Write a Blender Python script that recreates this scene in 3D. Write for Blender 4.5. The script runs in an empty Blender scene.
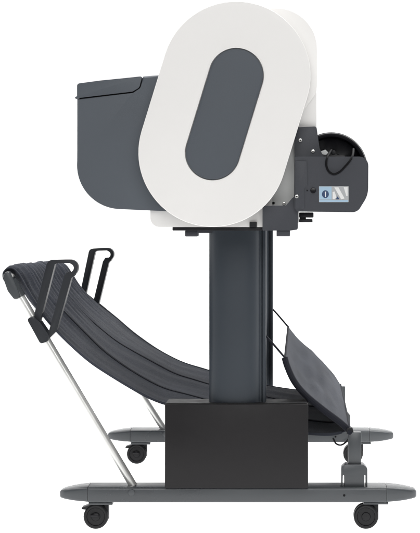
import bpy, bmesh, math, random
from mathutils import Vector, Matrix
random.seed(7)
S = bpy.context.scene
COL = S.collection

# ------------------------------------------------------------------ measures
U = 0.0025            # metres per unit of the side elevation at the near foot
DIST = 5.2            # camera distance to the near foot
VX, VY, FL = 301.0, 202.0, 531.0
def W(a, b, y=0.0):
    """side-elevation coordinates read at depth y -> metres"""
    s = U * (DIST + y) / DIST
    return Vector(((a - VX) * s, y, (FL - VY) * U + (VY - b) * s))
def WL(pts, y): return [W(a, b, y) for a, b in pts]

# ------------------------------------------------------------------ materials
def nt(name):
    m = bpy.data.materials.new(name); m.use_nodes = True
    n = m.node_tree.nodes; l = m.node_tree.links
    return m, n, l, n['Principled BSDF']
def mat(name, col, rough=0.5, metal=0.0, spec=0.5, grain=0.0, gscale=900, mottle=0.06, mscale=6.0,
        rvar=0.08, stretch=None, dust=0.0):
    m, n, l, p = nt(name)
    p.inputs['Metallic'].default_value = metal
    p.inputs['Specular IOR Level'].default_value = spec
    tc = n.new('ShaderNodeTexCoord')
    mp = n.new('ShaderNodeMapping'); l.new(tc.outputs['Object'], mp.inputs[0])
    if stretch: mp.inputs['Scale'].default_value = stretch
    nz = n.new('ShaderNodeTexNoise'); nz.inputs['Scale'].default_value = mscale
    nz.inputs['Detail'].default_value = 6; l.new(mp.outputs[0], nz.inputs['Vector'])
    mr = n.new('ShaderNodeMapRange'); l.new(nz.outputs['Fac'], mr.inputs['Value'])
    mr.inputs['From Min'].default_value = 0.3; mr.inputs['From Max'].default_value = 0.7
    mr.inputs['To Min'].default_value = 1 - mottle; mr.inputs['To Max'].default_value = 1 + mottle
    vm = n.new('ShaderNodeVectorMath'); vm.operation = 'SCALE'
    vm.inputs[0].default_value = col; l.new(mr.outputs[0], vm.inputs['Scale'])
    l.new(vm.outputs[0], p.inputs['Base Color'])
    rr = n.new('ShaderNodeMapRange'); l.new(nz.outputs['Fac'], rr.inputs['Value'])
    rr.inputs['From Min'].default_value = 0.3; rr.inputs['From Max'].default_value = 0.7
    rr.inputs['To Min'].default_value = max(0.02, rough - rvar); rr.inputs['To Max'].default_value = rough + rvar
    l.new(rr.outputs[0], p.inputs['Roughness'])
    if grain:
        g = n.new('ShaderNodeTexNoise'); g.inputs['Scale'].default_value = gscale
        g.inputs['Detail'].default_value = 2; l.new(mp.outputs[0], g.inputs['Vector'])
        b = n.new('ShaderNodeBump'); b.inputs['Strength'].default_value = grain
        b.inputs['Distance'].default_value = 0.001
        l.new(g.outputs['Fac'], b.inputs['Height']); l.new(b.outputs[0], p.inputs['Normal'])
    return m
def fabric_mat(name, col):
    m, n, l, p = nt(name)
    p.inputs['Roughness'].default_value = 0.8
    p.inputs['Specular IOR Level'].default_value = 0.25
    p.inputs['Sheen Weight'].default_value = 0.06
    p.inputs['Sheen Roughness'].default_value = 0.5
    tc = n.new('ShaderNodeTexCoord')
    def noise(sc, scale, det=4):
        mp = n.new('ShaderNodeMapping'); mp.inputs['Scale'].default_value = sc
        l.new(tc.outputs['UV'], mp.inputs[0])
        z = n.new('ShaderNodeTexNoise'); z.inputs['Scale'].default_value = scale; z.inputs['Detail'].default_value = det
        l.new(mp.outputs[0], z.inputs['Vector']); return z
    a = noise((40, 9, 1), 6.0); b = noise((2.5, 130, 1), 6.0, 3); c = noise((2, 2, 1), 2.0)
    ad = n.new('ShaderNodeMath'); l.new(a.outputs['Fac'], ad.inputs[0]); l.new(b.outputs['Fac'], ad.inputs[1])
    ad2 = n.new('ShaderNodeMath'); l.new(ad.outputs[0], ad2.inputs[0]); l.new(c.outputs['Fac'], ad2.inputs[1])
    mr = n.new('ShaderNodeMapRange'); l.new(ad2.outputs[0], mr.inputs['Value'])
    mr.inputs['From Min'].default_value = 1.1; mr.inputs['From Max'].default_value = 1.9
    mr.inputs['To Min'].default_value = 0.6; mr.inputs['To Max'].default_value = 1.42
    vm = n.new('ShaderNodeVectorMath'); vm.operation = 'SCALE'
    vm.inputs[0].default_value = col; l.new(mr.outputs[0], vm.inputs['Scale'])
    l.new(vm.outputs[0], p.inputs['Base Color'])
    bp = n.new('ShaderNodeBump'); bp.inputs['Strength'].default_value = 0.8; bp.inputs['Distance'].default_value = 0.002
    l.new(ad.outputs[0], bp.inputs['Height']); l.new(bp.outputs[0], p.inputs['Normal'])
    return m

M = {}
M['white']  = mat('white_plastic', (0.86, 0.845, 0.825), 0.42, spec=0.35, grain=0.10, mottle=0.018, mscale=4)
M['white2'] = mat('white_shell_plastic', (0.80, 0.79, 0.775), 0.45, spec=0.35, grain=0.05, mottle=0.012)
M['lgrey']  = mat('light_grey_plastic', (0.66, 0.67, 0.66), 0.45, grain=0.06, mottle=0.04)
M['slate']  = mat('slate_plastic', (0.082, 0.093, 0.108), 0.5, spec=0.3, grain=0.18, gscale=700, mottle=0.05)
M['slate2'] = mat('dark_slate_plastic', (0.048, 0.051, 0.060), 0.48, spec=0.3, grain=0.15, gscale=700, mottle=0.07)
M['column'] = mat('slate_painted_metal', (0.037, 0.045, 0.055), 0.42, spec=0.3, grain=0.10, gscale=1200, mottle=0.03, rvar=0.015)
M['box']    = mat('black_sheet_metal', (0.012, 0.011, 0.012), 0.48, spec=0.24, grain=0.12, gscale=1500, mottle=0.10, mscale=9)
M['foot']   = mat('grey_painted_rail', (0.053, 0.058, 0.063), 0.30, spec=0.5, grain=0.12, gscale=1000, mottle=0.08)
M['black']  = mat('black_plastic', (0.009, 0.009, 0.011), 0.42, spec=0.3, grain=0.10, mottle=0.15, mscale=14)
M['gloss']  = mat('glossy_black_plastic', (0.006, 0.006, 0.008), 0.25, spec=0.3, mottle=0.1)
M['rubber'] = mat('caster_rubber', (0.009, 0.009, 0.010), 0.45, spec=0.3, grain=0.2, gscale=500, mottle=0.25, mscale=25)
M['steel']  = mat('brushed_aluminium', (0.70, 0.70, 0.68), 0.34, metal=0.6, mottle=0.06, mscale=30, stretch=(1, 1, 0.1))
M['screw']  = mat('zinc_screw', (0.62, 0.62, 0.60), 0.3, metal=1.0, mottle=0.05)
M['rod']    = mat('dark_metal_rod', (0.03, 0.032, 0.036), 0.35, metal=0.3)
M['handle'] = mat('charcoal_moulded_plastic', (0.020, 0.022, 0.026), 0.45, spec=0.3, grain=0.15, gscale=600, mottle=0.1)
M['fabric'] = fabric_mat('slate_bin_fabric', (0.039, 0.043, 0.056))
M['cable']  = mat('matt_black_cable', (0.005, 0.005, 0.006), 0.6, spec=0.12)
M['seam']   = mat('navy_seam_tape', (0.013, 0.014, 0.020), 0.8, spec=0.2, grain=0.3, gscale=900)
M['lblue']  = mat('label_pale_blue', (0.36, 0.52, 0.66), 0.4, mottle=0.03)
M['lgry']   = mat('label_pale_grey', (0.42, 0.43, 0.44), 0.4, mottle=0.05)
M['lnavy']  = mat('label_navy_ink', (0.018, 0.05, 0.13), 0.4)
M['lwhite'] = mat('label_white_ink', (0.78, 0.78, 0.77), 0.4)
M['dark']   = mat('recess_black', (0.006, 0.006, 0.007), 0.7, spec=0.2)
M['floor']  = mat('underlit_white_sweep', (0.90, 0.90, 0.90), 0.8, spec=0.1, mottle=0.006, mscale=2)
_t = M['floor'].node_tree; _p = _t.nodes['Principled BSDF']
_tr = _t.nodes.new('ShaderNodeBsdfTranslucent'); _tr.inputs['Color'].default_value = (0.93, 0.93, 0.93, 1)  # floor made translucent so the added lamp below can lift its shadows
_mx = _t.nodes.new('ShaderNodeMixShader'); _mx.inputs[0].default_value = 0.5
_t.links.new(_p.outputs[0], _mx.inputs[1]); _t.links.new(_tr.outputs[0], _mx.inputs[2])
_t.links.new(_mx.outputs[0], _t.nodes['Material Output'].inputs['Surface'])

# ------------------------------------------------------------------ object plumbing
ORG = {}
def link(name, bm, mats, parent=None, sharp=35, label=None, solid=None):
    if not isinstance(mats, (list, tuple)): mats = [mats]
    bmesh.ops.recalc_face_normals(bm, faces=bm.faces[:])
    c = Vector((0, 0, 0))
    if parent is not None:
        lo = Vector([min(v.co[i] for v in bm.verts) for i in range(3)])
        hi = Vector([max(v.co[i] for v in bm.verts) for i in range(3)])
        c = (lo + hi) / 2
    for v in bm.verts: v.co -= c
    me = bpy.data.meshes.new(name); bm.to_mesh(me); bm.free()
    for m in mats: me.materials.append(m)
    for p in me.polygons: p.use_smooth = len(p.vertices) <= 8
    me.set_sharp_from_angle(angle=math.radians(sharp))
    o = bpy.data.objects.new(name, me); COL.objects.link(o)
    ORG[o] = c
    if parent is not None:
        o.parent = parent; o.location = c - ORG[parent]
    if label: o['label'] = label
    if solid:
        md = o.modifiers.new('thickness', 'SOLIDIFY'); md.thickness = solid; md.offset = 0
    return o
def thing(name, label, cat, loc):
    o = bpy.data.objects.new(name, None); COL.objects.link(o)
    o.location = loc; o['label'] = label; o['category'] = cat
    o.empty_display_size = 0.1
    ORG[o] = Vector(loc); return o
def dup(o, shift, parent=None):
    c = o.copy(); COL.objects.link(c)
    if parent is None:
        parent = o.parent; c.location = Vector(o.location) + Vector(shift)
    c.parent = parent; ORG[c] = ORG[o] + Vector(shift)
    for ch in [k for k in ORG if k.parent == o]: dup(ch, (0, 0, 0), c)
    return c

# ------------------------------------------------------------------ shapes
def fillet(pts, radii, seg=6):
    """round the corners of a polygon; radii a number or a list"""
    n = len(pts); out = []
    if not isinstance(radii, (list, tuple)): radii = [radii] * n
    for i in range(n):
        p = Vector(pts[i]); a = Vector(pts[i - 1]); b = Vector(pts[(i + 1) % n]); r = radii[i]
        if r <= 0: out.append(tuple(p)); continue
        u = (a - p); v = (b - p); lu, lv = u.length, v.length
        u.normalize(); v.normalize()
        ang = max(0.05, math.acos(max(-1, min(1, u.dot(v)))))
        if ang > 3.10: out.append(tuple(p)); continue
        t = min(r / math.tan(ang / 2), lu * 0.49, lv * 0.49); rr = t * math.tan(ang / 2)
        c = p + (u + v).normalized() * (rr / math.sin(ang / 2))
        s = p + u * t - c; e = p + v * t - c
        a0 = math.atan2(s.y, s.x); a1 = math.atan2(e.y, e.x); d = (a1 - a0 + math.pi) % (2 * math.pi) - math.pi
        for k in range(seg + 1):
            q = a0 + d * k / seg
            out.append((c.x + rr * math.cos(q), c.y + rr * math.sin(q)))
    return out
def prism(bm, pts, y0, y1, bev=0.0, ref=None, mi=0, seg=3, both=True):
    """side-elevation outline -> solid from depth y0 to y1"""
    ref = y0 if ref is None else ref
    P = WL(pts, ref)
    f = [bm.verts.new((p.x, y0, p.z)) for p in P]; b = [bm.verts.new((p.x, y1, p.z)) for p in P]
    n = len(P); faces = [bm.faces.new(f), bm.faces.new(b[::-1])]
    for i in range(n): faces.append(bm.faces.new((f[i], b[i], b[(i + 1) % n], f[(i + 1) % n])))
    for q in faces: q.material_index = mi
    if bev:
        ed = list(faces[0].edges) + (list(faces[1].edges) if both else [])
        r = bmesh.ops.bevel(bm, geom=ed, offset=bev, segments=seg, profile=0.5, affect='EDGES', clamp_overlap=True)
        for q in r['faces']: q.material_index = mi
    return bm
def box(bm, a0, a1, b0, b1, y0, y1, bev=0.002, ref=None, mi=0, seg=2):
    ref = y0 if ref is None else ref
    p = W(a0, b1, ref); q = W(a1, b0, ref)
    vs = [bm.verts.new((x, y, z)) for x in (p.x, q.x) for y in (y0, y1) for z in (p.z, q.z)]
    F = [(0, 1, 3, 2), (4, 6, 7, 5), (0, 4, 5, 1), (2, 3, 7, 6), (0, 2, 6, 4), (1, 5, 7, 3)]
    fs = [bm.faces.new([vs[i] for i in f]) for f in F]
    for q_ in fs: q_.material_index = mi
    if bev:
        ed = {e for f in fs for e in f.edges}
        r = bmesh.ops.bevel(bm, geom=list(ed), offset=bev, segments=seg, profile=0.5, affect='EDGES', clamp_overlap=True)
        for q_ in r['faces']: q_.material_index = mi
    return bm
def loft(bm, rings, cap0=True, cap1=True, mi=0, closed=True):
    R = [[bm.verts.new(p) for p in r] for r in rings]; n = len(R[0])
    for a, b in zip(R, R[1:]):
        for i in range(n if closed else n - 1):
            f = bm.faces.new((a[i], a[(i + 1) % n], b[(i + 1) % n], b[i])); f.material_index = mi
    if cap0: bm.faces.new(R[0]).material_index = mi
    if cap1: bm.faces.new(R[-1][::-1]).material_index = mi
    return R
def tube(bm, path, r, n=12, mi=0, flat=None):
    """round tube along points; flat=(w,h,up) makes it a ribbon"""
    path = [Vector(p) for p in path]; rings = []; up = None
    for i, p in enumerate(path):
        t = (path[min(i + 1, len(path) - 1)] - path[max(i - 1, 0)]).normalized()
        if up is None:
            up = Vector((0, 1, 0)) if abs(t.y) < 0.9 else Vector((0, 0, 1))
        s = t.cross(up).normalized(); up = s.cross(t).normalized()
        if flat:
            w, h = flat
            rings.append([p + s * h * a + up * w * b for a, b in ((1, 1), (1, -1), (-1, -1), (-1, 1))])
        else:
            rings.append([p + r * (math.cos(2 * math.pi * k / n) * s + math.sin(2 * math.pi * k / n) * up) for k in range(n)])
    loft(bm, rings, mi=mi); return bm
def disc(bm, c, rad, y0, y1, n=40, bev=0.0, ref=None, mi=0):
    pts = [(c[0] + rad * math.cos(2 * math.pi * k / n), c[1] + rad * math.sin(2 * math.pi * k / n)) for k in range(n)]
    return prism(bm, pts, y0, y1, bev, ref, mi)
def spline(pts, n):
    """Catmull-Rom through tuples, n samples, even in arc length"""
    P = [Vector(p) for p in pts]; P = [2 * P[0] - P[1]] + P + [2 * P[-1] - P[-2]]; out = []
    for i in range(1, len(P) - 2):
        for k in range(24):
            t = k / 24; a, b, c, d = P[i - 1:i + 3]
            out.append(0.5 * ((2 * b) + (c - a) * t + (2 * a - 5 * b + 4 * c - d) * t * t + (3 * b - a - 3 * c + d) * t ** 3))
    out.append(P[-2].copy())
    L = [0]
    for a, b in zip(out, out[1:]): L.append(L[-1] + (b - a).length)
    res = []; j = 0
    for k in range(n):
        s = L[-1] * k / (n - 1)
        while j < len(L) - 2 and L[j + 1] < s: j += 1
        f = (s - L[j]) / max(1e-9, L[j + 1] - L[j]); res.append(out[j].lerp(out[j + 1], min(1, f)))
    return res
NB = bmesh.new

YF = 1.30             # pitch between the two legs
# ------------------------------------------------------------------ the printer
root = thing('large_format_printer',
             'large white and slate grey wide-format printer on a wheeled stand with a slung fabric bin', 'printer',
             (W(236, 531).x, 0.70, 0.0))

# --- end caps: tilted stadium shells with a slate inlay
CA, CB = (236.2, 75.6), (212.6, 152.6)
def stadium(r, y, ref, n=40):
    A = Vector(CA); B = Vector(CB); d = (A - B).normalized(); a0 = math.atan2(d.y, d.x)
    pts = []
    for k in range(n + 1):
        q = a0 - math.pi / 2 + math.pi * k / n; pts.append((A.x + r * math.cos(q), A.y + r * math.sin(q)))
    for k in range(n + 1):
        q = a0 + math.pi / 2 + math.pi * k / n; pts.append((B.x + r * math.cos(q), B.y + r * math.sin(q)))
    return [Vector((p.x, y, p.z)) for p in WL(pts, ref)]
def end_cap(yf, s):
    ref = -0.30
    Y = lambda d: yf + s * d
    rg = [(70.0, .082), (73.2, .080), (73.8, .070), (74.2, .030), (74.2, .018), (73.7, .016), (73.7, .0145), (74.1, .0125), (74.3, .003), (74.25, .0010), (74.0, .0004), (73.7, .0001), (73.3, 0.0), (69, -0.0004),
          (30.0, -0.0015), (28.3, -0.0012), (27.7, 0.0002), (27.6, .010)]
    bm = NB(); loft(bm, [stadium(r, Y(d), ref) for r, d in rg], True, True)
    o = link('end_cap', bm, M['white'], root, sharp=50)
    ri = [(27.0, .0095), (27.0, .0010), (26.7, .0002), (26.1, -0.0004), (24, -0.0008), (12, -.0020)]
    bm = NB(); loft(bm, [stadium(r, Y(d), ref) for r, d in ri], True, True)
    link('inlay_panel', bm, M['slate'], o, sharp=50)
    return o
end_cap(-0.30, 1); end_cap(1.70, -1)

# --- white body shell right behind the cap, running the full width
bm = NB()
sh = fillet([(170, 40), (205, 8.4), (317, 8.4), (317, 92), (304, 110), (262, 160), (160, 160)], [20, 20, 44, 22, 5, 20, 20], 16)
prism(bm, sh, -0.215, 1.615, 0.008)
shell = link('body_shell', bm, M['white2'], root)
bm = NB(); box(bm, 268, 316.6, 92, 128, -0.200, 1.60, 0.003)
link('shell_skirt', bm, M['white2'], shell)
bm = NB()
lw = fillet([(150, 196), (272, 196), (272, 227), (150.5, 227)], [3, 3, 2, 9], 10)
prism(bm, lw, -0.195, 1.595, 0.004)
link('lower_shell', bm, M['white2'], root)

# --- light grey inner side plate
bm = NB(); prism(bm, fillet([(190, 100), (303, 100), (303, 120), (297, 206), (190, 206)], 3), -0.185, 1.585, 0.003)
sp = link('side_plate', bm, M['lgrey'], root)
def screw(c, y, parent, r=1.9):
    bm = NB(); disc(bm, c, r, y - 0.0035, y + 0.004, 20, 0.0012)
    disc(bm, c, r * 0.42, y - 0.0040, y - 0.0015, 6, 0.0, ref=y - 0.0035, mi=1)
    return link('screw', bm, [M['screw'], M['dark']], parent)
screw((284, 203.5), -0.185, sp, 1.8)
bm = NB(); disc(bm, (273.5, 203), 1.3, -0.188, -0.180, 16); link('plug', bm, M['dark'], sp)

# --- slate front cover with a hinged lid
cov = fillet([(77, 99.2), (133, 93.0), (140.5, 88.0), (143.2, 76.2), (200, 72), (200, 212), (165, 211.2), (77, 207.2)],
             [0, 4, 5, 0, 2, 2, 6, 44], 20)
bm = NB(); prism(bm, cov, -0.212, 1.612, 0.005)
cover = link('front_cover', bm, M['slate'], root)
lid = fillet([(73.2, 98.6), (77, 96.0), (77, 83.6), (100, 80.5), (125, 78.0), (142.0, 76.2), (139.3, 87.6), (132.4, 91.6)],
             [0.5, 0.5, 2.5, 0, 0, 1.2, 5, 4], 6)
bm = NB(); prism(bm, lid, -0.212, 1.612, 0.004)
link('cover_lid', bm, M['slate'], cover)
bm = NB(); prism(bm, [(80, 88), (190, 80), (190, 180), (80, 110)], -0.204, 1.604, 0)
link('cover_core', bm, M['dark'], cover)

# --- rear chassis bracket with screws, lower corner block
brk = fillet([(294.6, 127.4), (316.5, 126.4), (319.5, 148), (324, 158), (324, 200), (297, 211), (294, 205)], [1, 2, 3, 1, 1, 2, 2])
def bracket(y0, y1):
    bm = NB(); prism(bm, brk, y0, y1, 0.0025, ref=-0.21); return link('rear_bracket', bm, M['slate2'], root)
rb = bracket(-0.21, 0.02)
for c in ((300.3, 140.2), (313.0, 151.2)): screw(c, -0.21, rb)
dup(rb, (0, 1.59, 0))
cb = fillet([(262.5, 206), (286, 205.5), (293, 197), (297.8, 197), (297.8, 229.6), (290.6, 230.6), (262.5, 230.6)], [2, 1, 4, 1, 1.5, 1, 1.5])
bm = NB(); prism(bm, cb, -0.222, 0.06, 0.003)
cbo = link('corner_block', bm, M['slate2'], root)
bm = NB(); box(bm, 276.5, 290.0, 230.2, 236.4, -0.215, -0.16, 0.002); link('knob', bm, M['slate2'], cbo)
dup(cbo, (0, 1.562, 0))
bm = NB()
box(bm, 299, 313.6, 212.5, 217.6, -0.20, -0.14, 0.002); box(bm, 299, 312.6, 219.2, 222.4, -0.20, -0.14, 0.0015)
box(bm, 299.5, 306, 216, 221, -0.19, -0.15, 0.0)
link('latch_clip', bm, M['black'], root)

# --- roll holder arm (each end), information label, cable
arm = fillet([(295, 156.6), (368.4, 156.6), (368.2, 195), (357.5, 212.3), (297, 211.6), (294.4, 208)], [1.5, 9, 26, 9, 2, 2], 10)
def holder(y0, y1):
    bm = NB(); prism(bm, arm, y0, y1, 0.004, ref=-0.245)
    return link('roll_holder', bm, M['slate2'], root)
rh = holder(-0.245, -0.165)
yl = -0.245
screw((296.8, 196.3), yl, rh)
bm = NB(); disc(bm, (313.2, 190.6), 2.9, yl - 0.002, yl + 0.004, 24, 0.001); link('plug', bm, M['gloss'], rh)
bm = NB(); disc(bm, (307.2, 190.6), 0.7, yl - 0.001, yl + 0.004, 12); link('plug', bm, M['dark'], rh)
# raised land at the left of the arm
bm = NB(); prism(bm, fillet([(295.6, 161), (307, 161), (307, 186), (304, 189), (304, 209), (295.6, 209)], 1.2), yl - 0.0018, yl + 0.003, 0.0008)
link('arm_land', bm, M['slate2'], rh)
# label: one flat printed sticker
bm = NB(); yk = yl - 0.0006
def flat(pts, k, mi):
    P = WL(pts, yk); bm.faces.new([bm.verts.new((p.x, yk - 0.0003 * k, p.z)) for p in P]).material_index = mi
prism(bm, fillet([(319.0, 186.2), (348.6, 186.2), (348.6, 202.2), (319.0, 202.2)], 0.6), yk, yl + 0.001, 0, mi=1)
flat([(319.4, 186.6), (331.6, 186.6), (331.6, 199.6), (319.4, 199.6)], 1, 0)
flat([(319.4, 200.0), (348.2, 200.0), (348.2, 201.9), (319.4, 201.9)], 1, 4)
flat([(325.4 + 3.5 * math.cos(q / 16 * 6.2832), 194.2 + 3.9 * math.sin(q / 16 * 6.2832)) for q in range(16)], 2, 2)
flat([(324.9, 191.6), (326.1, 191.6), (325.8, 197.0), (325.0, 197.0)], 3, 3)
flat([(334.2, 187.2), (338.4, 187.2), (344.6, 198.4), (341.2, 199.4)], 2, 3)
flat([(343.6, 187.0), (347.6, 187.0), (347.6, 196.2), (346.2, 195.8)], 2, 3)
flat([(332.6, 192.0), (334.6, 191.4), (336.6, 197.6), (334.0, 199.4), (332.6, 198.8)], 2, 3)
flat([(337.0, 196.0), (339.6, 199.2), (336.0, 199.4)], 3, 2)
link('information_label', bm, [M['lblue'], M['lgry'], M['lnavy'], M['lwhite'], M['lblue']], rh,
     label='small sticker, pale blue with a navy round symbol and grey diagonal pictogram')
holder(1.565, 1.645)
cab = spline([W(331.5, 150, -0.19), W(328.2, 155.5, -0.235), W(326.6, 160, -0.2505), W(326.4, 166, -0.2505), W(329.0, 171.6, -0.2505), W(334, 174.2, -0.2505),
              W(340, 171.6, -0.2505), W(345, 166.6, -0.2505), W(349.4, 161.4, -0.2505), W(352.6, 155.5, -0.235), W(353.5, 149, -0.19)], 60)
bm = NB(); tube(bm, cab, 0.0027, 10); link('cable', bm, M['cable'], root)

# --- carrier plate under the head, feet of the head
bm = NB(); box(bm, 172.4, 268, 227.0, 230.6, -0.19, 1.59, 0.0015)
bm2 = bm
pl = link('carrier_plate', bm, M['black'], root)
bm = NB(); box(bm, 185, 197.8, 230.4, 236.6, -0.17, -0.12, 0.002); k1 = link('knob', bm, M['slate2'], pl)
dup(k1, (0, 1.69, 0), None)
bm = NB(); box(bm, 249.5, 256.8, 222, 227.2, -0.203, -0.17, 0.001); link('clip', bm, M['black'], pl)
bm = NB(); box(bm, 196, 256, 218, 233, 0.02, 1.38, 0.0); link('head_beam', bm, M['slate2'], root)

# --- columns: rounded extrusion with a rear fin and a groove
def plan_col(x0, x1, y0, y1, n=48, e=2.7):
    cx, cy, rx, ry = (x0 + x1) / 2, (y0 + y1) / 2, (x1 - x0) / 2, (y1 - y0) / 2; out = []
    for k in range(n):
        q = 2 * math.pi * k / n; c, s = math.cos(q), math.sin(q)
        out.append((cx + rx * math.copysign(abs(c) ** (2 / e), c), cy + ry * math.copysign(abs(s) ** (2 / e), s)))
    return out
xa, xb, xg = W(208.8, 0, .03).x, W(261.6, 0, .03).x, W(266.0, 0, .03).x
zt, zb = W(0, 230.8, 0.0).z, W(0, 486, 0.02).z
bm = NB(); pc = plan_col(xa, xb, 0.004, 0.100)
loft(bm, [[Vector((x, y, z)) for x, y in pc] for z in (zb, zt)])
col = link('stand_column', bm, M['column'], root)
bm = NB()
pf = [(xb - 0.012, 0.028), (xb - .0005, 0.028), (xb + 0.0012, 0.0315), (xb + 0.0028, 0.028), (xg - 0.002, 0.028), (xg, 0.031), (xg, 0.076), (xb - 0.012, 0.076)]
loft(bm, [[Vector((x, y, z)) for x, y in pf] for z in (zb, zt)])
link('column_fin', bm, M['column'], col, sharp=20)
dup(col, (0, YF, 0))

# --- weight box around the foot of the near column
bm = NB(); box(bm, 164.8, 308.2, 404.2, 488.4, -0.014, 0.112, 0.002)
bx = link('base_box', bm, M['box'], root)
bm = NB()
prism(bm, [(166.2, 403.2), (306.8, 403.2), (306.8, 404.4), (166.2, 404.4)], -0.008, 0.106, 0)
link('box_lid', bm, M['rubber'], bx)
# crossbeam between the two legs
bm = NB(); box(bm, 214, 258, 446, 476, 0.11, 1.31, 0.004, ref=0.0); link('crossbeam', bm, M['foot'], root)

# --- feet with tapering end pieces
def rail_section(a, top, bot, y0, y1, r):
    """rounded-rectangle section of the foot at elevation column a"""
    x = W(a, 0, 0).x; z1 = W(0, top, 0).z; z0 = W(0, bot, 0).z
    q = fillet([(y0, z0), (y1, z0), (y1, z1), (y0, z1)], r, 4)
    return [Vector((x, y, z)) for y, z in q]
bm = NB(); loft(bm, [rail_section(a, 487.6, 502.6, 0.0, 0.10, 0.006) for a in (87.6, 386.6)])
foot = link('foot', bm, M['foot'], root)
for sgn, pts in ((1, [(87.2, 487.4, 502.2, 0.0005), (80, 488.0, 501.8, .003), (72, 489.0, 501.2, .008), (64, 490.4, 500.2, .016), (60, 491.6, 499.4, .022), (58.4, 493, 498.4, .028)]),
                 (-1, [(387.0, 487.4, 502.4, .0005), (395, 488.0, 502.0, .003), (404, 489.0, 501.2, .008), (411, 490.2, 500.2, .015), (415.4, 491.2, 499.4, .021), (417.0, 492.6, 498.4, .027)])):
    bm = NB(); loft(bm, [rail_section(a, t, b, y, 0.10 - y, min(0.007, (b - t) * U * .45)) for a, t, b, y in pts])
    link('end_piece', bm, M['foot'], foot)
bm = NB(); disc(bm, (131.4, 492.6), 3.4, -0.003, 0.006, 24, 0.0015); link('bolt', bm, M['foot'], foot)
bm = NB(); disc(bm, (344.2, 495.4), 1.2, -0.001, 0.006, 16, 0); link('bolt', bm, M['dark'], foot)
bm = NB(); box(bm, 88.5, 112.5, 502.4, 505.0, 0.02, 0.08, 0.001); link('caster_pad', bm, M['foot'], foot)
bm = NB(); box(bm, 363.5, 388.5, 502.4, 504.6, 0.02, 0.08, 0.001); link('caster_pad', bm, M['foot'], foot)
dup(foot, (0, YF, 0))

# --- twin-wheel casters
def caster(cx, tab):
    cy = 518.4; r = 12.4
    yc = 0.05
    bm = NB()     # hood and stem
    hood = [(cx + (r - 1.2) * math.cos(t), cy + (r - 1.2) * math.sin(t)) for t in [math.radians(-168 + 10.5 * k) for k in range(19)]]
    hood += [(cx + 12.3, cy + 4), (cx + 12.3, cy - 12), (cx + 4.5, cy - 12.2)] if False else []
    prism(bm, hood, yc - 0.007, yc + 0.007, 0.001, ref=0.0)
    prism(bm, fillet([(cx + 8.6, 504.2), (cx + 12.6, 504.2), (cx + 12.6, 521), (cx + 11, 523), (cx + 8.6, 520)], 1), yc - 0.012, yc + 0.012, 0.001, ref=0)
    box(bm, cx + 1.0, cx + 8.8, 504.0, 508.0, yc - 0.008, yc + 0.008, 0.001, ref=0)
    co = link('caster', bm, M['black'], root)
    for y0, y1, s in ((0.027, 0.043, -1), (0.057, 0.073, 1)):
        bm = NB(); n = 44
        yo, yi = (y0, y1) if s < 0 else (y1, y0)
        def ring(rad, y): return [Vector((p.x, y, p.z)) for p in WL([(cx + rad * math.cos(2 * math.pi * k / n), cy + rad * math.sin(2 * math.pi * k / n)) for k in range(n)], 0)]
        d = yi - yo
        loft(bm, [ring(9, yi), ring(r - .4, yi), ring(r, yi - d * .1), ring(r, yo + d * .22), ring(r - .5, yo + d * .08), ring(r - 1.4, yo), ring(9.2, yo), ring(8.7, yo + d * .14), ring(4.6, yo + d * .10), ring(4.0, yo - d * .06), ring(1.5, yo - d * .10)])
        link('wheel', bm, M['rubber'], co, sharp=28)
    bm = NB(); disc(bm, (cx + 6.4, 504.2), 2.2, yc - .006, yc + .006, 16, 0, ref=0); link('stem', bm, M['screw'], co)
    if tab:
        bm = NB(); prism(bm, fillet([(cx - 14.2, 509.4), (cx - 8, 507.4), (cx - 3, 506.2), (cx - 3, 508.8), (cx - 9, 511.6), (cx - 14.2, 511.0)], .6), yc - .02, yc + .02, .001, ref=0)
        link('brake_lever', bm, M['black'], co)
        bm = NB(); box(bm, cx - 5, cx + 3, 515.6, 518.4, 0.021, 0.028, 0.001, ref=0); link('hub_mark', bm, M['gloss'], co)
    return co
c1 = caster(94.6, True); c2 = caster(366.4, False)
dup(c1, (0, YF, 0)); dup(c2, (0, YF, 0))

# --- bin poles, corner fittings, handles
P0, P1 = W(12, 282, 0.05), W(133.5, 486, 0.05)
bm = NB(); tube(bm, [P0.lerp(P1, k / 6) for k in range(7)], 0.0105, 20)
pole = link('bin_pole', bm, M['steel'], root)
bm = NB()   # corner fitting: sleeve round the pole top + boss round the bar
dv = (P1 - P0).normalized()
tube(bm, [P0 - dv * .004, P0 + dv * .002, P0 + dv * .040, P0 + dv * .044], 0.0135, 20)
prism(bm, fillet([(2.4, 275.5), (7, 270.5), (11.2, 274), (19.6, 295), (16, 301.5), (7.8, 291)], [4, 5, 4, 2, 3, 8]), 0.028, 0.072, 0.004, ref=0.03)
link('corner_fitting', bm, M['foot'], pole)
bm = NB()
t0 = (P1 - P0).length
prism(bm, fillet([(27.5, 319), (33, 315.6), (40.5, 322), (49.8, 335.6), (47.5, 341.5), (41, 343.6)], [2, 4, 3, 3, 3, 2]), 0.018, 0.074, 0.004, ref=0.03)
link('pole_clamp', bm, M['handle'], pole)
PIV = W(133.5, 486, 0.05); TILT = math.radians(-2.0); SLIP = Vector((-3.0 * U, 0, 0))
def sag(p):
    q = p - PIV; return PIV + SLIP + Vector((q.x * math.cos(TILT) + q.z * math.sin(TILT), q.y, -q.x * math.sin(TILT) + q.z * math.cos(TILT)))
def dup_far(o):
    c = dup(o, (0, YF, 0)); c.rotation_euler = (0, TILT, 0)
    c.location = sag(ORG[o]) + Vector((0, YF, 0)) - ORG[root]; return c
dup_far(pole)
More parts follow.
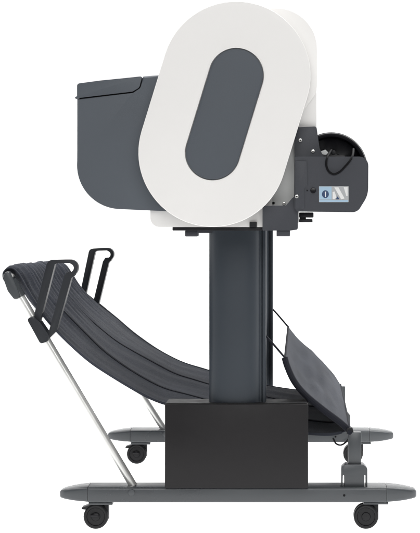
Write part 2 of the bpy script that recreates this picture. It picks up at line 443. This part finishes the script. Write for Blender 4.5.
# handle: a closed loop of flat bar with a curled nose
def arc(c, r, a0, a1, n): return [(c[0] + r * math.cos(math.radians(a0 + (a1 - a0) * k / n)), c[1] + r * math.sin(math.radians(a0 + (a1 - a0) * k / n))) for k in range(n + 1)]
NC = (68.6, 268.2)
hpts = [(33.0, 326, 0), (33.4, 314, 3), (46.6, 260.4, 5), (64, 259.9, 0)] + [(x, y, 0) for x, y in arc(NC, 8.3, -88, 58, 12)] + \
    [(70.4, 278.5, 1), (55.6, 331.5, 5), (46.5, 340.5, 3), (41.5, 336, 0), (48.0, 331, 2), (63.0, 276.8, 1.5)] + [(x, y, 0) for x, y in arc(NC, 4.9, 122, -88, 14)] + \
    [(54.2, 263.2, 1.5), (40.8, 315, 2), (38.0, 326, 0)]
hout = fillet([(x, y) for x, y, q in hpts], [q for x, y, q in hpts], 5)
bm = NB(); prism(bm, hout, 0.030, 0.066, 0.0016, ref=0.01, seg=2)
hd = link('bin_handle', bm, M['handle'], root)
hf = dup_far(hd); hf.location.z += 0.007

# --- bin bar and fabric
bar0 = W(9.5, 276.5, 0.03); 
bm = NB(); tube(bm, [bar0.lerp(sag(bar0), k) + Vector((0, 0.005 + 1.33 * k, -0.018 * k * k)) for k in (0, .5, 1)], 0.008, 16); link('bin_bar', bm, M['steel'], root)
near = [(10.5, 284, .066), (4.5, 280, .066), (4.2, 273, .066), (10, 269.4, .066), (17, 275, .060), (24.5, 288, .055), (36, 304, .05), (60, 330.5, .045), (88, 356.5, .055), (110, 371.5, .070), (140, 388, .096), (160, 397, .113),
        (180, 402.5, .125), (215, 412, .13), (260, 422, .13), (300, 430, .12), (330, 433.5, .10), (346, 431, .09)]
NU, NV = 190, 230
edge = spline([tuple(W(a, b, y)) for a, b, y in near], NU)
# follow distance and normal in the profile
bm = NB(); uvl = bm.loops.layers.uv.new('UVMap'); grid = []
seams = [0.34, 0.75]
def fab(i, v):
    p = edge[i]; u = i / (NU - 1)
    t = (edge[min(i + 1, NU - 1)] - edge[max(i - 1, 0)]); t.y = 0; t.normalize(); nrm = Vector((-t.z, 0, t.x))
    y = p.y + (1.40 - 2 * p.y) * v
    # panels sag away from the seams
    bl = 0.0
    kn = [0.0] + seams + [1.40]
    for a, b in zip(kn, kn[1:]):
        if a <= y <= b: f = (y - a) / (b - a); bl = math.sin(math.pi * f) ** 0.7
    env = min(1, max(0, (u - 0.10) / 0.10)) * min(1, (1 - u) / 0.12)
    d = -0.010 * bl * env
    d += 0.012 * math.sin(math.pi * v) * env * 0.5
    # gathers under the bar
    g = min(1, 0.25 + max(0, (u - 0.02) / 0.05)) * max(0.0, 1 - max(0, u - 0.10) / 0.22) ** 1.4
    d += g * (0.0085 * math.sin(y * 98 + 2.2 * math.sin(y * 17) + 2 * u) + 0.0042 * math.sin(y * 171 + 5 * u + math.sin(y * 11)))
    # loose wrinkles
    d += env * (0.0016 * math.sin(y * 27 + 6 * u + 2 * math.sin(5 * u + y)) + 0.0012 * math.sin(y * 51 - 13 * u) + 0.0012 * math.sin(19 * u + 7 * y) + 0.0022 * math.sin(8 * u + 5.3 * y * y))
    q = Vector((p.x, y, p.z)) + nrm * d
    dz = Vector((0, 0, -0.018 * v * v * max(0, 1 - u / 0.3)))
    return q + dz + (sag(q) - q) * v * max(0, 1 - u / 0.62)
for i in range(NU): grid.append([bm.verts.new(fab(i, j / (NV - 1))) for j in range(NV)])
for i in range(NU - 1):
    for j in range(NV - 1):
        f = bm.faces.new((grid[i][j], grid[i + 1][j], grid[i + 1][j + 1], grid[i][j + 1]))
        for lp, (a, b) in zip(f.loops, ((i, j), (i + 1, j), (i + 1, j + 1), (i, j + 1))): lp[uvl].uv = (a / NU, b / NV * 1.4)
fb = link('bin_fabric', bm, M['fabric'], root, sharp=180, solid=0.003)
def strip_on(f, idx, v_of, w, h):
    pts = [f(i, v_of(i)) for i in idx]; return pts
def seam_strip(ys, i0, name, w):
    bm = NB(); rings = []
    for i in range(i0, NU - 2):
        p = edge[i]; wd = 1.40 - 2 * p.y
        a = fab(i, (ys - w - p.y) / wd); b = fab(i, (ys + w - p.y) / wd)
        t = (edge[min(i + 1, NU - 1)] - edge[i - 1]); t.y = 0; t.normalize(); nrm = Vector((-t.z, 0, t.x))
        rings.append([a - nrm * .003, b - nrm * .003, b + nrm * .0035, a + nrm * .0035])
    loft(bm, rings); link(name, bm, M['seam'], fb, sharp=60)
for ys in seams: seam_strip(ys, 34, 'seam', 0.007)
def hem(v0, v1):
    bm = NB(); rings = []
    for i in range(22, NU - 2):
        a = fab(i, v0); b = fab(i, v1)
        t = (edge[i + 1] - edge[i - 1]); t.y = 0; t.normalize(); nrm = Vector((-t.z, 0, t.x))
        rings.append([a - nrm * .0032, b - nrm * .0032, b + nrm * .0032, a + nrm * .0032])
    loft(bm, rings); link('hem', bm, M['fabric'], fb, sharp=60)
hem(-0.001, 0.006); hem(0.994, 1.001)

# --- rear flap of the bin, rod, posts and straps
rear = [(284.6, 357.5), (287.5, 367), (294, 381), (305, 394.5), (323, 409.5), (339, 421.5), (350.5, 431.5)]
re_ = spline([tuple(W(a, b, 0.05)) for a, b in rear], 60)
bm = NB(); uvl = bm.loops.layers.uv.new('UVMap'); grid = []; NR = 80
for i in range(60):
    p = re_[i]; u = i / 59; row = []
    t = (re_[min(i + 1, 59)] - re_[max(i - 1, 0)]); t.y = 0; t.normalize(); nrm = Vector((-t.z, 0, t.x))
    for j in range(NR):
        v = j / (NR - 1); y = 0.05 + 1.30 * v
        d = math.sin(math.pi * u) * (0.031 * v ** 0.8) + math.sin(math.pi * u) * min(1, v * 6) * (0.005 * math.sin(9 * v + 3 * u) + 0.003 * math.sin(23 * v + 2)) 
        d += math.sin(math.pi * u) * min(1, v * 5) * (1 - 0.75 * v) * (0.0050 * math.sin(7 * u + 6 * v + 1.2 * math.sin(5 * v)) + 0.0028 * math.sin(16 * u - 5 * v) + 0.0018 * math.sin(31 * u + 13 * v))
        d -= 0.007 * math.exp(-((u - 0.20 - 0.10 * v) / 0.10) ** 2) * min(1, v * 4) * max(0, 1 - 1.15 * v)
        if nrm.z < 0: d = -d
        row.append(bm.verts.new(Vector((p.x, y, p.z)) + nrm * d))
    grid.append(row)
for i in range(59):
    for j in range(NR - 1):
        f = bm.faces.new((grid[i][j], grid[i + 1][j], grid[i + 1][j + 1], grid[i][j + 1]))
        for lp, (a, b) in zip(f.loops, ((i, j), (i + 1, j), (i + 1, j + 1), (i, j + 1))): lp[uvl].uv = (a / 60, b / NR * 1.4)
rf = link('rear_flap', bm, M['fabric'], root, sharp=180, solid=0.003)
bm = NB(); tube(bm, [p + Vector((0, -0.001, 0)) for p in re_], 0.0080, 10); link('hem', bm, M['seam'], rf)
pa = W(349.5, 431.5, 0.05)
bm = NB(); tube(bm, [Vector((pa.x, y, pa.z)) for y in (0.03, .7, 1.37)], 0.006, 14); link('rear_rod', bm, M['seam'], root)
bm = NB(); pt = W(285, 357.5, 0.05)
tube(bm, [Vector((pt.x, y, pt.z)) for y in (0.045, .7, 1.355)], 0.0030, 10); link('flap_rod', bm, M['seam'], rf)
bm = NB(); tube(bm, [W(264.5, 334.5, 0.055), W(271.5, 342, .05), W(285.6, 358.5, 0.05)], 0, flat=(0.008, 0.0022)); st = link('strap', bm, M['seam'], root)
dup(st, (0, YF, 0))
bm = NB(); box(bm, 348.2, 361.2, 432.4, 468, 0.030, 0.062, 0.002)
post = link('rear_post', bm, M['foot'], root)
bm = NB()
prism(bm, fillet([(341.2, 486.6), (341.2, 468), (345, 464.6), (363.5, 464.6), (367.4, 468), (367.4, 486.6), (365.9, 486.6), (365.9, 475), (364.2, 475), (364.2, 486.6), (344.4, 486.6), (344.4, 475), (342.8, 475), (342.8, 486.6)],
                 [0, 4, 3, 3, 4, 0, 0, .8, .8, 0, 0, .8, .8, 0], 4), 0.020, 0.072, 0.0012)
link('post_bracket', bm, M['foot'], post)
bm = NB(); prism(bm, fillet([(346.6, 434), (346.6, 428.4), (352.5, 427.6), (354, 434)], 1), 0.034, 0.058, 0.001); link('rod_hook', bm, M['black'], post)
dup(post, (-0.0125, YF, 0))
# small cable hanging under the far end
bm = NB(); tube(bm, spline([W(333, 438, 1.28), W(336, 443.5, 1.28), W(341, 445, 1.28), W(346, 442, 1.28), W(349, 438, 1.28)], 24), 0.0028, 8); link('cable', bm, M['cable'], root)

# ------------------------------------------------------------------ the spindle lying in the holder
CS = (331.4, 168.4)
sx = W(*CS, -0.15)
spd = thing('roll_spindle', 'black round flange of the roll spindle resting in the rear roll holder', 'spindle', (sx.x, 0.70, sx.z))
def flange(y0, s):
    bm = NB(); n = 72
    def ring(rad, y): return [Vector((p.x, y, p.z)) for p in WL([(CS[0] + rad * math.cos(2 * math.pi * k / n), CS[1] + rad * math.sin(2 * math.pi * k / n)) for k in range(n)], -0.15)]
    prof = [(33.5, .060), (35.2, .057), (35.6, .045), (35.6, .006), (35.0, .001), (33.6, 0), (31.8, .0015), (31.2, .004), (30.0, .022), (25, .027), (16, .028), (13, .020), (12, .004), (9, .002)]
    loft(bm, [ring(r, y0 + s * d) for r, d in prof])
    o = link('flange', bm, M['gloss'], spd, sharp=30)
    bm = NB()
    R = [ring(r, y0 + s * d) for r, d in ((35.7, .040), (36.6, .041), (36.6, .060), (35.7, .061))]
    loft(bm, R, False, False); link('flange_rim', bm, M['black'], o)
    return o
fl = flange(-0.155, 1)
bm = NB(); prism(bm, fillet([(320, 151.5), (325.5, 149.6), (329, 153.2), (327, 156), (321, 156)], 1), -0.163, -0.140, 0.001); link('release_catch', bm, M['lgrey'], fl)
bm = NB(); prism(bm, fillet([(319, 157.5), (319.5, 153.5), (326, 155), (329, 151.6), (335, 152.6), (338, 155), (345, 155.6), (346, 160), (319, 160)], [1, 1, .5, 1.5, 1.5, 1, 1.5, 0, 0]), -0.172, -0.130, 0.0012)
link('bearing_block', bm, M['gloss'], fl)
bm = NB(); disc(bm, (333.5, 152.4), 2.2, -0.176, -0.15, 18, 0.0008); link('bearing_pin', bm, M['black'], fl)
flange(1.555, -1)
bm = NB(); tube(bm, [Vector((sx.x, y, sx.z)) for y in (-0.13, 0.7, 1.53)], 0.026, 28); link('spindle_tube', bm, M['black'], spd)

# ------------------------------------------------------------------ studio floor sweep
bm = NB()
prof = [(-2.6, 0)] + [(3.2, 0)] + [(3.2 + 1.6 * math.sin(a), 1.6 - 1.6 * math.cos(a)) for a in [math.radians(7.5 * k) for k in range(1, 13)]] + [(4.8, 6.0)]
rows = [[bm.verts.new((x, y, z)) for x in (-7, 7)] for y, z in prof]
for a, b in zip(rows, rows[1:]): bm.faces.new((a[0], a[1], b[1], b[0]))
fl_ = link('floor', bm, M['floor'], None, sharp=60); fl_['kind'] = 'structure'

# ------------------------------------------------------------------ light
w = bpy.data.worlds.new('World'); S.world = w; w.use_nodes = True
bg = w.node_tree.nodes['Background']; bg.inputs[0].default_value = (1, 1, 1, 1); bg.inputs[1].default_value = 0.12
def area(name, loc, target, sx_, sy_, power, colr=(1, 1, 1)):
    ld = bpy.data.lights.new(name, 'AREA'); ld.shape = 'RECTANGLE'; ld.size = sx_; ld.size_y = sy_; ld.energy = power; ld.color = colr
    o = bpy.data.objects.new(name, ld); COL.objects.link(o); o.location = loc
    o.rotation_euler = (Vector(target) - Vector(loc)).to_track_quat('-Z', 'Y').to_euler(); return o
area('overhead_softbox', (-0.1, 0.9, 3.6), (-0.1, 0.9, 0), 5.5, 5.0, 260)
area('underfloor_fill', (0, 1.6, -1.0), (0, 1.6, 0), 12, 6, 690)  # added lamp below the floor, shines up through it to wash out floor shadows
area('front_softbox', (0.3, -6.2, 2.7), (-0.1, 0, 0.7), 3.4, 2.0, 128)
area('side_softbox', (-5.0, 0.6, 1.2), (0, 0.7, 0.2), 3.0, 2.0, 40)
area('side_softbox', (5.0, 0.6, 1.2), (0, 0.7, 0.2), 3.0, 2.0, 40)
area('backdrop_light', (0, 1.9, 4.6), (0, 4.6, 1.2), 12.0, 0.8, 480)

# ------------------------------------------------------------------ camera
cd = bpy.data.cameras.new('camera'); cam = bpy.data.objects.new('camera', cd); COL.objects.link(cam)
cam.location = (0, -DIST, (FL - VY) * U); cam.rotation_euler = (math.radians(90), 0, 0)
cd.sensor_fit = 'HORIZONTAL'; cd.sensor_width = 36; cd.lens = 36 * DIST / (420 * U)
cd.shift_x = -(301 - 210) / 420; cd.shift_y = -(266.5 - 202) / 420
cd.clip_start = 0.05; cd.clip_end = 100
S.camera = cam
S.view_settings.view_transform = 'Standard'; S.view_settings.look = 'None'
S.view_settings.exposure = 0; S.view_settings.gamma = 1
